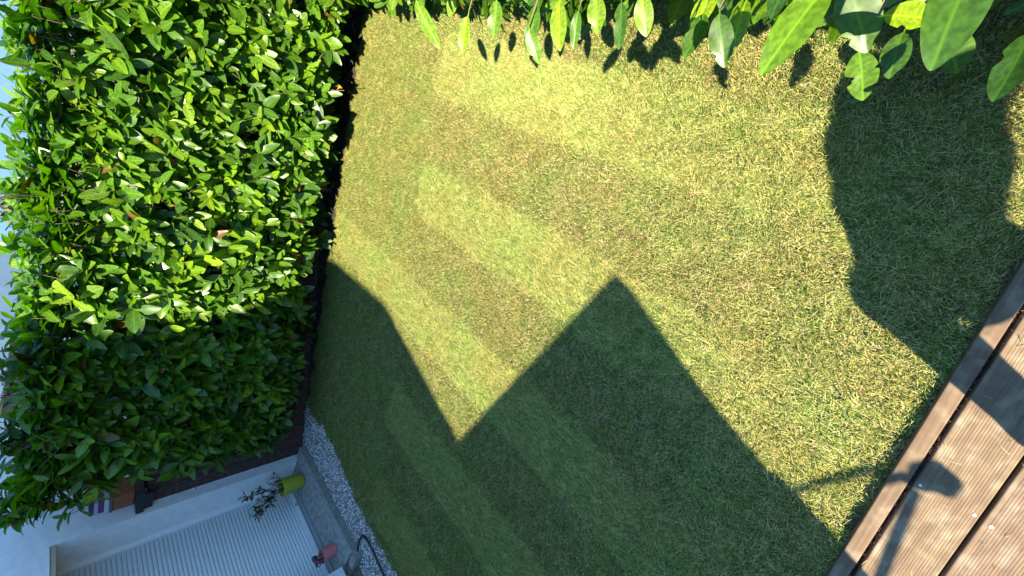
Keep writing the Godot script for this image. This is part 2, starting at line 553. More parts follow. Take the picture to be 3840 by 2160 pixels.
func build_shutter_house() -> void:
	var house := thing("white_house", "white rendered house wall with a closed white roller shutter in a recess", "house", WALL_A)
	var f := wall_frame()
	var plaster := grainy("white_render", noise_tex(0.02, [lin(0.76, 0.76, 0.76), lin(0.87, 0.87, 0.86)], [0.3, 0.8], 512, 15), 1.2, 0.85, noise_tex(0.25, [Color(0.3, 0.3, 0.3), Color.WHITE], [0.2, 0.8], 256, 16), 0.12)
	var depth := 0.37
	var plinth_h := 0.15
	# wall pieces round the opening, butted end to end
	var wall := Node3D.new(); wall.name = "wall"; house.add_child(wall)
	obj("wall_panel", box_mesh(Vector3(-1.6, 0.0, 0), Vector3(0, 3.0, depth), 0.0, f), plaster, wall)
	obj("wall_panel", box_mesh(Vector3(REC_W, plinth_h, 0), Vector3(5.2, 3.0, depth), 0.0, f), plaster, wall)
	obj("wall_panel", box_mesh(Vector3(0, REC_TOP, 0), Vector3(REC_W, 3.0, depth), 0.0, f), plaster, wall)
	obj("wall_panel", box_mesh(Vector3(-1.6, 0, depth), Vector3(-1.3, 3.0, 5.0), 0.0, f), plaster, wall)
	obj("wall_panel", box_mesh(Vector3(4.9, 0, depth), Vector3(5.2, 3.0, 5.0), 0.0, f), plaster, wall)
	obj("wall_panel", box_mesh(Vector3(-1.6, 0, 5.0), Vector3(5.2, 3.0, 5.3), 0.0, f), plaster, wall)
	obj("plinth", box_mesh(Vector3(REC_W + 0.004, 0, 0.02), Vector3(5.19, plinth_h - 0.002, depth - 0.01), 0.0, f), grainy("dirty_plinth", noise_tex(0.05, [lin(0.10, 0.075, 0.05), lin(0.28, 0.24, 0.19)], [0.25, 0.75], 256, 17), 2.0), house)
	obj("roof", box_mesh(Vector3(-1.66, 3.003, -0.06), Vector3(5.26, 3.16, 5.36), 0.01, f), plain("roof_edge", lin(0.45, 0.45, 0.46), 0.7), house)
	# lintel underside of a warmer tone
	obj("lintel", box_mesh(Vector3(0.003, REC_TOP - 0.03, 0.006), Vector3(REC_W - 0.003, REC_TOP - 0.003, depth - 0.01), 0.0, f), plain("lintel_paint", lin(0.46, 0.40, 0.30), 0.85), house)
	# sill: stone slab with a worn front edge and a step up to the shutter rail
	var stone := grainy("stone_sill", noise_tex(0.018, [lin(0.20, 0.195, 0.17), lin(0.30, 0.285, 0.25), lin(0.36, 0.35, 0.32)], [0.2, 0.55, 0.9], 512, 19, 5), 1.5, 0.85, noise_tex(0.2, [Color.BLACK, Color.WHITE], [0.2, 0.8], 256, 20), 0.15)
	var sill := start()
	var side := Transform3D(Basis(-WALL_N, Vector3.UP, -WALL_D), Vector3.ZERO)  # x into the house, y up, z back along the wall
	var sp := PackedVector2Array([Vector2(-0.155, 0.0), Vector2(-0.16, SILL - 0.032), Vector2(-0.152, SILL - 0.022), Vector2(-0.02, SILL - 0.006), Vector2(0.10, SILL), Vector2(0.235, SILL), Vector2(0.235, 0.0)])
	prism(sill, sp, 1.33 - 0.006, side, -REC_W + 0.003)
	obj("sill", done(sill), stone, house)
	obj("sill_end", box_mesh(Vector3(REC_W - 0.002, 0.0, -0.158), Vector3(REC_W + 0.08, SILL - 0.03, -0.003), 0.006, f), stone, house)
	obj("sill_end", box_mesh(Vector3(-0.07, 0.0, -0.158), Vector3(0.002, SILL - 0.03, -0.003), 0.006, f), stone, house)
	obj("threshold", box_mesh(Vector3(0.003, 0.0, 0.247), Vector3(REC_W - 0.003, SILL + 0.006, depth - 0.003), 0.003, f), plain("threshold", lin(0.26, 0.27, 0.26), 0.6), house)
	# shutter
	var sh := Node3D.new(); sh.name = "roller_shutter"; house.add_child(sh)
	var pvc := plain("white_pvc", lin(0.84, 0.85, 0.86), 0.42)
	var zf := depth - 0.02
	for s in [0.003, REC_W - 0.053]:
		obj("guide_rail", box_mesh(Vector3(s, SILL + 0.008, zf - 0.028), Vector3(s + 0.05, REC_TOP - 0.032, depth + 0.03), 0.003, f), pvc, sh)
	var pitch := 0.0305
	var st := start(0)
	var arc := PackedVector2Array()
	for k in 7:
		var t := k / 6.0
		arc.append(Vector2(0.0015 - 0.0036 * sin(PI * t), 0.0008 + t * (pitch - 0.0022)))
	arc.append(Vector2(0.006, pitch - 0.0014)); arc.append(Vector2(0.006, 0.0008))
	prism(st, arc, REC_W - 0.108, side, -REC_W + 0.054)
	var slat := done(st)
	var y := SILL + 0.055
	obj("bottom_rail", box_mesh(Vector3(0.054, SILL + 0.012, zf - 0.006), Vector3(REC_W - 0.054, SILL + 0.0545, zf + 0.012), 0.003, f), pvc, sh)
	while y < REC_TOP - 0.035:
		obj("slat", slat, pvc, sh, Transform3D(Basis.IDENTITY, Vector3(0, y, 0) - WALL_N * zf))
		y += pitch
	obj("backing_panel", box_mesh(Vector3(0.0, 0.05, depth + 0.035), Vector3(REC_W, REC_TOP + 0.05, depth + 0.06), 0.0, f), plain("room_dark", lin(0.05, 0.05, 0.05), 0.9), sh)
	# plugs at the foot of the shutter
	for s in [0.30, 1.20]:
		obj("stop_peg", lathe_mesh([Vector2(0, 0.018), Vector2(0.009, 0.018), Vector2(0.011, 0.012), Vector2(0.011, 0.0)], 12, Transform3D(Basis(WALL_D, WALL_N, Vector3.UP), f * Vector3(s, SILL + 0.035, zf - 0.007))), plain("grey_peg", lin(0.22, 0.23, 0.25), 0.5), sh)

# ------------------------------------------------------------------ unseen houses on the sun side, outlines shaped to shade the lawn
func sun_frame(a: float, b: float) -> Transform3D:
	var al := SUN_ALONG.normalized(); var ac := Vector3(-al.z, 0, al.x)
	return Transform3D(Basis(ac, Vector3.UP, -al), al * a + ac * b)      # x across the light, y up, z back towards the sun

func build_sun_side_houses() -> void:
	var cream := grainy("cream_render", noise_tex(0.02, [lin(0.52, 0.49, 0.43), lin(0.62, 0.59, 0.53)], [0.3, 0.8], 256, 31), 1.0)
	var dark := plain("slate", lin(0.09, 0.09, 0.10), 0.8)
	var glass := plain("window_glass", lin(0.03, 0.04, 0.05), 0.08)
	var white := plain("white_frame", lin(0.72, 0.72, 0.72), 0.5)
	# low flat-roofed wing
	var f := sun_frame(-2.3, -0.655)
	var top := 0.641 + 2.3
	var wing := thing("house_wing", "low cream house wing with a flat roof beside the deck", "house", f.origin)
	var local := Transform3D(f.basis, Vector3.ZERO)
	var ov := start()
	prism(ov, PackedVector2Array([Vector2(-1.60, 0), Vector2(-1.60, top), Vector2(0.136, top), Vector2(0.047, top - 0.56), Vector2(0.0, top - 1.25), Vector2(0.05, top - 1.59), Vector2(0.05, 0)]), 0.14, local, 0.0)  # flared outline shaped to cast the shadow edge on the lawn
	obj("shadow_edge_wall", done(ov), cream, wing)
	obj("wall", box_mesh(Vector3(-1.60, 0, 0.143), Vector3(-0.02, top - 0.22, 3.4), 0.0, local), cream, wing)
	obj("roof", box_mesh(Vector3(-1.60, top - 0.217, 0.143), Vector3(-0.01, top - 0.06, 3.5), 0.01, local), plain("roof_fascia", lin(0.5, 0.5, 0.5), 0.7), wing)
	var w := obj("window", box_mesh(Vector3(-1.2, 0.95, -0.03), Vector3(-0.3, 2.0, -0.003), 0.004, local), white, wing)
	obj("pane", box_mesh(Vector3(-1.13, 1.02, -0.036), Vector3(-0.37, 1.93, -0.0325), 0.0, local), glass, w)
	# tall house with a hipped roof
	var g := sun_frame(-3.0, -2.262)
	var tl := Transform3D(g.basis, Vector3.ZERO)
	var tall := thing("tall_house", "tall cream house with a hipped slate roof and a wide chimney", "house", g.origin)
	obj("wall", box_mesh(Vector3(-5.5, 0, 0), Vector3(0, 4.90, 6.0), 0.0, tl), cream, tall)
	var rs := start()
	prism(rs, PackedVector2Array([Vector2(-5.6, 4.903), Vector2(-4.9, 6.5), Vector2(-0.74, 6.62), Vector2(-0.32, 5.95), Vector2(0.03, 5.0), Vector2(0.03, 4.903)]), 6.1, tl, -0.02)
	var roof := obj("roof", done(rs), dark, tall)
	obj("chimney", box_mesh(Vector3(-3.2, 6.3, 0.02), Vector3(-0.735, 8.4, 1.6), 0.01, tl), cream, roof)
	for x in [-1.6, -3.2, -4.8]:
		for y in [0.9, 3.2]:
			var q := obj("window", box_mesh(Vector3(x, y, -0.03), Vector3(x + 0.9, y + 1.2, -0.003), 0.004, tl), white, tall)
			obj("pane", box_mesh(Vector3(x + 0.07, y + 0.07, -0.036), Vector3(x + 0.83, y + 1.13, -0.0325), 0.0, tl), glass, q)

# ------------------------------------------------------------------ flat-roofed building beyond the hedge
func build_far_building() -> void:
	var o := Vector3(2.0, 0, -28.6)
	var d := Vector3(-0.343, 0, 0.939).normalized()
	var f := Transform3D(Basis(d, Vector3.UP, Vector3(-d.z, 0, d.x)), Vector3.ZERO)   # x along the roof edge towards us, z away
	var b := thing("flat_roofed_building", "white flat-roofed building with a deep roof edge, beyond the hedge", "building", o)
	var white := grainy("far_white", noise_tex(0.01, [lin(0.66, 0.67, 0.69), lin(0.74, 0.75, 0.77)], [0.3, 0.8], 256, 41), 0.3)
	var grey := plain("far_grey", lin(0.17, 0.165, 0.175), 0.8)
	obj("roof_edge", box_mesh(Vector3(0, 2.70, 0), Vector3(18, 4.6, 9), 0.02, f), white, b)
	obj("upper_wall", box_mesh(Vector3(0.15, 2.25, 0.35), Vector3(17.8, 2.697, 8.6), 0.0, f), grey, b)
	obj("lower_wall", box_mesh(Vector3(0.1, 0, 0.30), Vector3(17.9, 2.247, 8.7), 0.0, f), white, b)
	obj("downpipe", tube_mesh([f * Vector3(0.5, 4.6, -0.05), f * Vector3(0.5, 3.2, -0.05)], 0.09, 10), plain("dark_pipe", lin(0.06, 0.06, 0.09), 0.5), b)

func build_far_trees() -> void:
	var mesh := leaf_mesh(2, 2, 0.8, 0.3, 0.2, 0.0, 0.0)
	for t in [[Vector3(5.2, 0, -40), 3.9, 1.9, "rounded green tree far beyond the hedge, right of the white roof"], [Vector3(3.4, 0, -44), 3.3, 1.6, "lower dull green tree far behind, next to the white roof"]]:
		var tree := thing("distant_tree", t[3], "tree", t[0], "trees far beyond the hedge")
		obj("trunk", tube_mesh([Vector3.ZERO, Vector3(0.1, 1.2, 0), Vector3(0.0, 2.4, 0.1)], [0.16, 0.12, 0.05], 8), plain("bark", lin(0.08, 0.06, 0.045), 0.9), tree)
		var mm := MultiMesh.new()
		mm.transform_format = MultiMesh.TRANSFORM_3D; mm.use_colors = true; mm.mesh = mesh
		var n := 3500
		mm.instance_count = n
		var lobes := []
		for k in 16:
			lobes.append(dir3() * Vector3(t[2] * 0.62, t[1] * 0.22, t[2] * 0.62) + Vector3(0, t[1] * 0.68, 0))
		for i in n:
			var c: Vector3 = lobes[rng.randi() % 16]
			var q: Vector3 = c + dir3() * pow(rng.randf(), 0.4) * t[2] * 0.42
			q.y = minf(q.y, t[1] + rng.randf_range(-0.2, 0.05))
			mm.set_instance_transform(i, leaf_xf(q, dir3(), dir3(), rng.randf_range(0.16, 0.3)))
			var k := rng.randf_range(0.6, 1.2)
			mm.set_instance_color(i, Color(0.075 * k, 0.105 * k, 0.03 * k))
		var cr := MultiMeshInstance3D.new(); cr.name = "crown"; cr.multimesh = mm
		var m := plain("tree_leaf", Color.WHITE, 0.7); m.vertex_color_use_as_albedo = true
		cr.material_override = m
		cr.set_meta("kind", "stuff")
		tree.add_child(cr)

# ------------------------------------------------------------------ hedges
func leaf_set() -> Array:
	return [leaf_mesh(11, 2, 0.43, 0.24, 0.14, 0.04, 0.4), leaf_mesh(11, 2, 0.47, 0.18, 0.05, 0.05, 1.9), leaf_mesh(11, 2, 0.40, 0.30, 0.22, 0.04, 3.2), leaf_mesh(11, 2, 0.45, 0.12, -0.08, 0.05, 4.4)]

func build_back_hedge(tex: Texture2D, cam: Transform3D) -> void:
	var d := Vector3(0.954, 0, 0.30)
	var n := Vector3(-0.30, 0, 0.954)
	var o := Vector3(-1.765, 0, -4.337)
	var hedge := thing("laurel_hedge", "tall clipped laurel hedge along the far side of the lawn", "hedge", Vector3.ZERO)
	var nz := FastNoiseLite.new(); nz.frequency = 0.9; nz.seed = 5
	var leaves := []
	for i in 3000:
		var s := rng.randf_range(0.10, 5.6)
		var h := rng.randf_range(0.34, 1.93 + 0.30 * clampf((s - 3.5) * 2.0, 0.0, 1.0) + 0.12 * clampf(1.4 - s, 0.0, 1.0))
		var inward := absf(rng.randfn()) * 0.09
		if i % 3 == 0: inward = rng.randf_range(0.12, 0.7)
		if i % 9 == 1: s = rng.randf_range(0.12, 1.3)
		if i % 6 == 0: h = rng.randf_range(0.12, 0.6); inward = rng.randf_range(0.25, 0.8)
		var bulge := 0.16 * nz.get_noise_2d(s * 1.6, h * 1.6) - 0.13 * clampf(1.0 - h / 0.7, 0.0, 1.0) - 0.10 * clampf((h - 1.6) / 0.4, 0.0, 1.0)
		if s < 0.35: bulge -= (0.35 - s) * 0.4
		var at := o + d * s + n * (bulge - inward - 0.10) + Vector3.UP * h
		if s < 0.45 and h > 1.2 and h < 1.85: at += d * 0.16
		at -= d * 0.14 * clampf(h / 2.0, 0.0, 1.0) * clampf(1.0 - s / 0.8, 0.0, 1.0)
		var axis := (n * rng.randf_range(0.5, 1.1) + Vector3.UP * rng.randf_range(0.0, 0.9) + dir3() * 0.55 - d * (0.5 if s < 0.25 else 0.0)).normalized()
		if h > 1.80: axis = (Vector3.UP + n * 0.3 + dir3() * 0.45).normalized()
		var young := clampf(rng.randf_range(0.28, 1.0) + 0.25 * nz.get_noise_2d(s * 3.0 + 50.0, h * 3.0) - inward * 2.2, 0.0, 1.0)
		shoot(leaves, at, axis, rng.randi_range(5, 8), rng.randf_range(0.06, 0.15), rng.randf_range(0.12, 0.185), young, inward + maxf(-bulge, 0.0) * 0.3)
	# top shoots and the back
	for i in 620:
		var s := rng.randf_range(0.0, 5.6)
		var at := o + d * s - n * rng.randf_range(0.05, 0.9) + Vector3.UP * rng.randf_range(1.72, 1.96)
		shoot(leaves, at, (Vector3.UP + dir3() * 0.5).normalized(), 7, 0.13, 0.13, rng.randf_range(0.3, 0.9), 0.25)
	# loose shoots that reach out at the house end
	plant_leaves(hedge, leaves, leaf_set(), tex, cam, 300)
	# stems and the twigs that carry the leaves
	var bark := grainy("laurel_bark", noise_tex(0.06, [lin(0.06, 0.045, 0.03), lin(0.15, 0.11, 0.075)], [0.3, 0.8], 256, 61), 4.0)
	var s0 := 0.15
	while s0 < 5.6:
		var base := o + d * s0 - n * rng.randf_range(0.55, 0.8)
		obj("stem", tube_mesh([base, base + Vector3(rng.randf_range(-0.08, 0.08), 0.7, rng.randf_range(-0.05, 0.08)), base + Vector3(rng.randf_range(-0.15, 0.15), 1.5, rng.randf_range(-0.1, 0.1))], [rng.randf_range(0.018, 0.034), 0.020, 0.010], 8), bark, hedge)
		s0 += rng.randf_range(0.25, 0.75)
	var tw := start(0)
	for i in 330:
		var at := o + d * rng.randf_range(0.0, 5.6) - n * rng.randf_range(0.25, 0.45) + Vector3.UP * rng.randf_range(0.25, 1.9)
		var to := at + n * rng.randf_range(0.15, 0.38) + Vector3.UP * rng.randf_range(0.0, 0.25) + dir3() * 0.12
		tube(tw, [at, at.lerp(to, 0.5) + dir3() * 0.02, to], [0.006, 0.0045, 0.003], 5)
	for l in shoot_lines: tube(tw, l, [0.0026, 0.0022, 0.0014], 4)
	shoot_lines.clear()
	var o2 := obj("twigs", done(tw), bark, hedge)
	o2.set_meta("kind", "stuff")

func build_side_hedge(tex: Texture2D, cam: Transform3D) -> void:
	var a := Vector3(0.42, 0, 0.80)
	var b := Vector3(2.62, 0, -3.60)
	var d := (b - a).normalized()
	var n := Vector3(d.z, 0, -d.x)          # towards the lawn
	var hedge := thing("laurel_hedge", "laurel hedge with large bitten leaves reaching over the near lawn", "hedge", Vector3.ZERO)
	var nz := FastNoiseLite.new(); nz.frequency = 0.9; nz.seed = 8
	var leaves := []
	var far := a.distance_to(b)
	for i in 1700:
		var s := rng.randf_range(0.0, far)
		var h := rng.randf_range(0.15, 1.75)
		var inward := absf(rng.randfn()) * 0.10
		if i % 5 == 0: inward = rng.randf_range(0.1, 0.6)
		var bulge := 0.13 * nz.get_noise_2d(s * 1.8, h * 1.8) - 0.16 * clampf(1.0 - h / 0.6, 0.0, 1.0)
		var at := a + d * s + n * (bulge - inward - 0.13) + Vector3.UP * h
		var axis := (n * rng.randf_range(0.6, 1.2) + Vector3.UP * rng.randf_range(-0.1, 0.7) + dir3() * 0.5).normalized()
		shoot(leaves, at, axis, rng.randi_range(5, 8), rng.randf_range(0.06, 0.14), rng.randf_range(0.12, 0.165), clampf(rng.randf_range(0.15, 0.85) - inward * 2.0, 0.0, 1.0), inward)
	plant_leaves(hedge, leaves, leaf_set(), tex, cam, 240)
	var tw := start(0)
	for l in shoot_lines: tube(tw, l, [0.0040, 0.0030, 0.0018], 5)
	shoot_lines.clear()
	obj("twigs", done(tw), plain("laurel_shoot", lin(0.13, 0.14, 0.045), 0.7), hedge).set_meta("kind", "stuff")
	# the leaves that hang nearest, eaten at their edges
	var bitten := [
		leaf_mesh(18, 8, 0.40, 0.22, 0.10, 0.04, 0.3),
		leaf_mesh(18, 8, 0.44, 0.16, 0.14, 0.05, 1.2, [[1.0, 0.74, 0.05, 0.35], [-1.0, 0.9, 0.05, 0.4]]),
		leaf_mesh(30, 8, 0.50, 0.12, 0.06, 0.04, 2.6, [[-1.0, 0.80, 0.07, 0.95], [1.0, 0.50, 0.05, 0.62], [1.0, 0.58, 0.04, 0.4], [-1.0, 0.42, 0.03, 0.3]]),
		leaf_mesh(18, 8, 0.42, 0.26, 0.02, 0.05, 3.7, [[1.0, 0.4, 0.05, 0.4]])]
	var mats := []
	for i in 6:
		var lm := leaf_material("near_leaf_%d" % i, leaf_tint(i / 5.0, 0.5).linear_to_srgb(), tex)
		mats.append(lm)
	# base of the blade, tip, width over length, mesh, tone
	var near := [
		[Vector3(0.475, 1.140, 0.025), Vector3(0.351, 1.184, -0.057), 0.93, 0, 3],
		[Vector3(0.622, 0.903, 0.065), Vector3(0.485, 0.851, 0.095), 1.1, 1, 1],
		[Vector3(0.601, 0.619, 0.101), Vector3(0.488, 0.578, 0.107), 1.08, 2, 3],
		[Vector3(0.752, 0.332, 0.218), Vector3(0.638, 0.315, 0.186), 1.3, 1, 1],
		[Vector3(0.471, 1.088, 0.190), Vector3(0.320, 1.108, 0.141), 1.05, 0, 1],  # low tone paints this leaf as shaded
		[Vector3(0.563, 0.554, 0.378), Vector3(0.423, 0.564, 0.326), 0.95, 3, 0],  # darkest tone stands in for shade on this leaf
		[Vector3(0.473, 0.995, 0.100), Vector3(0.484, 0.912, 0.172), 0.9, 3, 5],
		[Vector3(0.973, 0.543, -0.233), Vector3(0.868, 0.558, -0.308), 1.2, 0, 5],
		[Vector3(0.783, 0.708, -0.198), Vector3(0.650, 0.664, -0.194), 1.05, 1, 1],
		[Vector3(0.880, 0.571, -0.148), Vector3(0.747, 0.561, -0.191), 1.1, 0, 4],
		[Vector3(0.868, 0.611, -0.258), Vector3(0.750, 0.611, -0.315), 1.1, 3, 1],
		[Vector3(1.046, 0.581, -0.462), Vector3(0.926, 0.532, -0.465), 1.3, 0, 4],
		[Vector3(0.971, 0.860, -0.730), Vector3(0.839, 0.849, -0.778), 0.85, 3, 2],
		[Vector3(0.833, 0.939, -0.701), Vector3(0.744, 0.891, -0.700), 1.0, 1, 3],
		[Vector3(0.973, 0.826, -0.655), Vector3(0.828, 0.797, -0.679), 1.0, 0, 5],
		[Vector3(1.157, 0.554, -0.650), Vector3(1.034, 0.517, -0.674), 1.3, 1, 4],
		[Vector3(0.981, 1.124, -1.043), Vector3(0.842, 1.051, -1.012), 0.75, 0, 4],
		[Vector3(1.081, 0.857, -0.915), Vector3(0.969, 0.832, -0.951), 1.1, 3, 3],
		[Vector3(0.981, 0.962, -0.958), Vector3(0.872, 0.949, -1.006), 0.95, 0, 5],
		[Vector3(0.735, 0.304, 0.311), Vector3(0.624, 0.242, 0.338), 1.5, 1, 2],
		[Vector3(0.973, 0.685, -0.499), Vector3(0.838, 0.653, -0.520), 0.8, 3, 1],
		[Vector3(1.030, 0.675, -0.667), Vector3(0.919, 0.651, -0.703), 0.85, 0, 2]]
	for l in near:
		var y: Vector3 = l[1] - l[0]
		var face: Vector3 = (cam.origin - l[0]).normalized() * 0.8 + Vector3.UP * 0.5 + dir3() * 0.25
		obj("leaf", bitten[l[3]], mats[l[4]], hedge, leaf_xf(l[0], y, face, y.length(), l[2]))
	var bark := plain("laurel_twig", lin(0.14, 0.12, 0.05), 0.8)
	for l in near:
		var p0: Vector3 = l[0]
		var p1: Vector3 = p0 - (l[1] - l[0]) * 0.09
		var foot: Vector3 = p1 - n * 0.34 + Vector3(0, -0.05, 0) + dir3() * 0.04
		obj("twig", tube_mesh([p1, p1.lerp(foot, 0.4) + Vector3(0, 0.02, 0), foot], [0.0022, 0.0032, 0.0045], 6), bark, hedge)
	var s0 := 0.2
	var stem_bark := plain("laurel_stem", lin(0.10, 0.075, 0.05), 0.9)
	while s0 < far:
		var base := a + d * s0 - n * rng.randf_range(0.42, 0.55)
		obj("stem", tube_mesh([base, base + Vector3(0.03, 0.6, 0.02), base + Vector3(rng.randf_range(-0.1, 0.1), 1.4, rng.randf_range(-0.1, 0.1))], [0.026, 0.020, 0.010], 8), stem_bark, hedge)
		s0 += rng.randf_range(0.4, 0.55)

# ------------------------------------------------------------------ fence and the things by the wall
func build_fence() -> void:
	var o := WALL_A - WALL_D * 0.10 + WALL_N * 0.012
	var fence := thing("board_fence", "dark brown board fence between the hedge and the white wall, with unseen boards added behind the hedge", "fence", o)
	var d := Vector3(0.985, 0, 0.17).normalized()
	var f := Transform3D(Basis(d, Vector3.UP, Vector3(-d.z, 0, d.x)), Vector3.ZERO)
	var mats := []
	for i in 3:
		mats.append(grainy("stained_board_%d" % i, noise_tex(0.03, [lin(0.040 + 0.012 * i, 0.024, 0.020), lin(0.095 + 0.012 * i, 0.058, 0.045)], [0.25, 0.8], 256, 70 + i), 2.5))
	for i in 46:  # boards past the seen end are added behind the hedge to block light
		obj("board", box_mesh(Vector3(0.006 + 0.122 * i, 0.02, -0.012), Vector3(0.006 + 0.122 * i + 0.116, 1.36 + rng.randf_range(-0.006, 0.006), 0.012), 0.003, f), mats[i % 3], fence)
	for y in [0.3, 1.1]:
		obj("rail", box_mesh(Vector3(0.0, y, -0.05), Vector3(5.6, y + 0.07, -0.0125), 0.003, f), mats[1], fence)

func build_window_things(tex: Texture2D) -> void:
	var f := wall_frame()
	# black shelf fixed to the wall over the fence
	var black := plain("black_metal", lin(0.012, 0.012, 0.018), 0.45)
	var at := WALL_A - WALL_D * 0.17 + WALL_N * 0.008 + Vector3(0, 1.385, 0)
	var shelf := thing("wall_shelf", "small black shelf on the white wall above the fence", "shelf", at)
	obj("shelf_plate", box_mesh(Vector3(-0.17, 0.0, -0.24), Vector3(0.15, 0.052, 0.0), 0.004, f), black, shelf)
	obj("bracket", box_mesh(Vector3(0.10, -0.06, -0.19), Vector3(0.12, -0.002, 0.0), 0.002, f), black, shelf)
	obj("bracket", box_mesh(Vector3(-0.12, -0.06, -0.19), Vector3(-0.10, -0.002, 0.0), 0.002, f), black, shelf)
	var on := at + Vector3(0, 0.0525, 0)
	var box := thing("wooden_box", "orange-brown box with a grey lid on the black shelf", "box", on)
	obj("box_body", box_mesh(Vector3(-0.13, 0, -0.19), Vector3(0.06, 0.135, -0.03), 0.006, f), grainy("orange_wood", noise_tex(0.03, [lin(0.26, 0.075, 0.030), lin(0.42, 0.135, 0.055)], [0.3, 0.8], 256, 81), 5.0, 0.7), box)
	obj("lid", box_mesh(Vector3(-0.135, 0.1355, -0.195), Vector3(0.065, 0.155, -0.025), 0.004, f), plain("grey_lid", lin(0.10, 0.11, 0.14), 0.6), box)
	var y := 0.1555
	var kinds := [["flat_box", "thin white carton lying on the orange-brown box", lin(0.62, 0.64, 0.66), 0.030], ["flat_box", "purple carton between white and grey ones on the shelf", lin(0.16, 0.04, 0.17), 0.034], ["flat_box", "grey-white carton near the top of the small stack", lin(0.42, 0.42, 0.48), 0.026], ["flat_box", "dark purple carton on top of the small stack", lin(0.07, 0.03, 0.09), 0.028]]
	for k in kinds:
		var c := thing(k[0], k[1], "carton", on + Vector3(0, y, 0), "cartons stacked on the shelf")
		obj("carton", box_mesh(Vector3(-0.12, 0, -0.18), Vector3(0.05, k[3] - 0.001, -0.04), 0.003, f), plain("carton", k[2], 0.6), c)
		y += k[3]
	# yellow-green pot with a straggly plant
	var pot_at := WALL_A + WALL_D * 0.225 - WALL_N * 0.04 + Vector3(0, SILL, 0)
	var pot := thing("flower_pot", "lime yellow flower pot on the stone sill below the shutter", "pot", pot_at)
	var lime := plain("lime_glaze", lin(0.40, 0.42, 0.035), 0.5)
	var pr := 0.098
	obj("pot_body", lathe_mesh([Vector2(0, 0.001), Vector2(pr * 0.74, 0.001), Vector2(pr * 0.80, 0.008), Vector2(pr * 0.985, 0.205), Vector2(pr, 0.212), Vector2(pr - 0.004, 0.2155), Vector2(pr - 0.010, 0.212), Vector2(pr * 0.84, 0.15), Vector2(0.0, 0.148)], 36), lime, pot)
	obj("soil", lathe_mesh([Vector2(0, 0.170), Vector2(0.04, 0.168), Vector2(pr * 0.83, 0.160)], 24), plain("potting_soil", lin(0.03, 0.022, 0.016), 0.95), pot)
	var plant := thing("straggly_plant", "thin half bare plant growing out of the lime pot", "plant", pot_at + Vector3(0, 0.165, 0))
	var twig := plain("plant_stem", lin(0.055, 0.040, 0.028), 0.85)
	var lmesh := leaf_mesh(3, 2, 0.34, 0.2, 0.2, 0.0, 0.0)
	var greens := [leaf_material("plant_leaf_a", lin(0.13, 0.19, 0.05), tex), leaf_material("plant_leaf_b", lin(0.22, 0.20, 0.06), tex), leaf_material("plant_leaf_c", lin(0.16, 0.055, 0.040), tex)]
	for i in 15:
		var out := (WALL_D * rng.randf_range(-0.15, 0.55) + WALL_N * rng.randf_range(-0.25, 0.35))
		var len := rng.randf_range(0.22, 0.52)
		var droop := rng.randf_range(0.0, 0.12)
		if i < 4:
			out = -WALL_D * rng.randf_range(0.2, 0.6) + WALL_N * rng.randf_range(0.0, 0.5); len = rng.randf_range(0.14, 0.3); droop = 0.15
		var p0 := Vector3(rng.randf_range(-0.03, 0.03), 0, rng.randf_range(-0.03, 0.03))
		var pts := [p0, p0 + Vector3.UP * len * 0.45 + out * len * 0.25, p0 + Vector3.UP * (len * 0.8) + out * len * 0.62, p0 + Vector3.UP * (len - droop) + out * len]
		obj("stem", tube_mesh(spline(pts, 3), 0.0024, 5), twig, plant)
		var cnt := 16 if i >= 4 else 4
		for k in cnt:
			var t := rng.randf_range(0.45, 1.0)
			var at2: Vector3 = (pts[1] as Vector3).lerp(pts[3], t) + dir3() * 0.012
			obj("leaf", lmesh, greens[(0 if rng.randf() < 0.6 else (1 if rng.randf() < 0.75 else 2))], plant, leaf_xf(at2, (out + Vector3.UP * 0.5 + dir3() * 0.9), Vector3.UP + dir3() * 0.6, rng.randf_range(0.04, 0.07)))
	# patterned red pot with three solar lights stuck in it
	var cup_at := WALL_A + WALL_D * 1.115 - WALL_N * 0.055 + Vector3(0, SILL, 0)
	var cup := thing("patterned_pot", "small red and white patterned pot on the stone sill", "pot", cup_at)
	var pat := Image.create(256, 128, false, Image.FORMAT_RGB8)
	for yy in 128:
		for xx in 256:
			var cx := fposmod(xx + (8 if (yy / 16) % 2 else 0), 16.0) - 8.0; var cy := fposmod(yy, 16.0) - 8.0
			var r := sqrt(cx * cx + cy * cy)
			pat.set_pixel(xx, yy, lin(0.80, 0.44, 0.44) if (r > 3.6 and r < 6.0) else lin(0.62, 0.13, 0.14))
	var red := plain("red_pattern", Color.WHITE, 0.6); red.albedo_texture = ImageTexture.create_from_image(pat)
	obj("pot_body", wrapped_cup(0.058, 0.066, 0.128), red, cup)
	obj("filling", lathe_mesh([Vector2(0, 0.108), Vector2(0.057, 0.106)], 24), plain("sand", lin(0.20, 0.17, 0.13), 0.9), cup)
	var cols := [[lin(0.05, 0.06, 0.08), "dark grey round solar light stuck in the patterned pot"], [lin(0.22, 0.035, 0.06), "red round solar light with a square cell in the pot"], [lin(0.40, 0.44, 0.50), "shiny silver round solar light in the patterned pot"]]
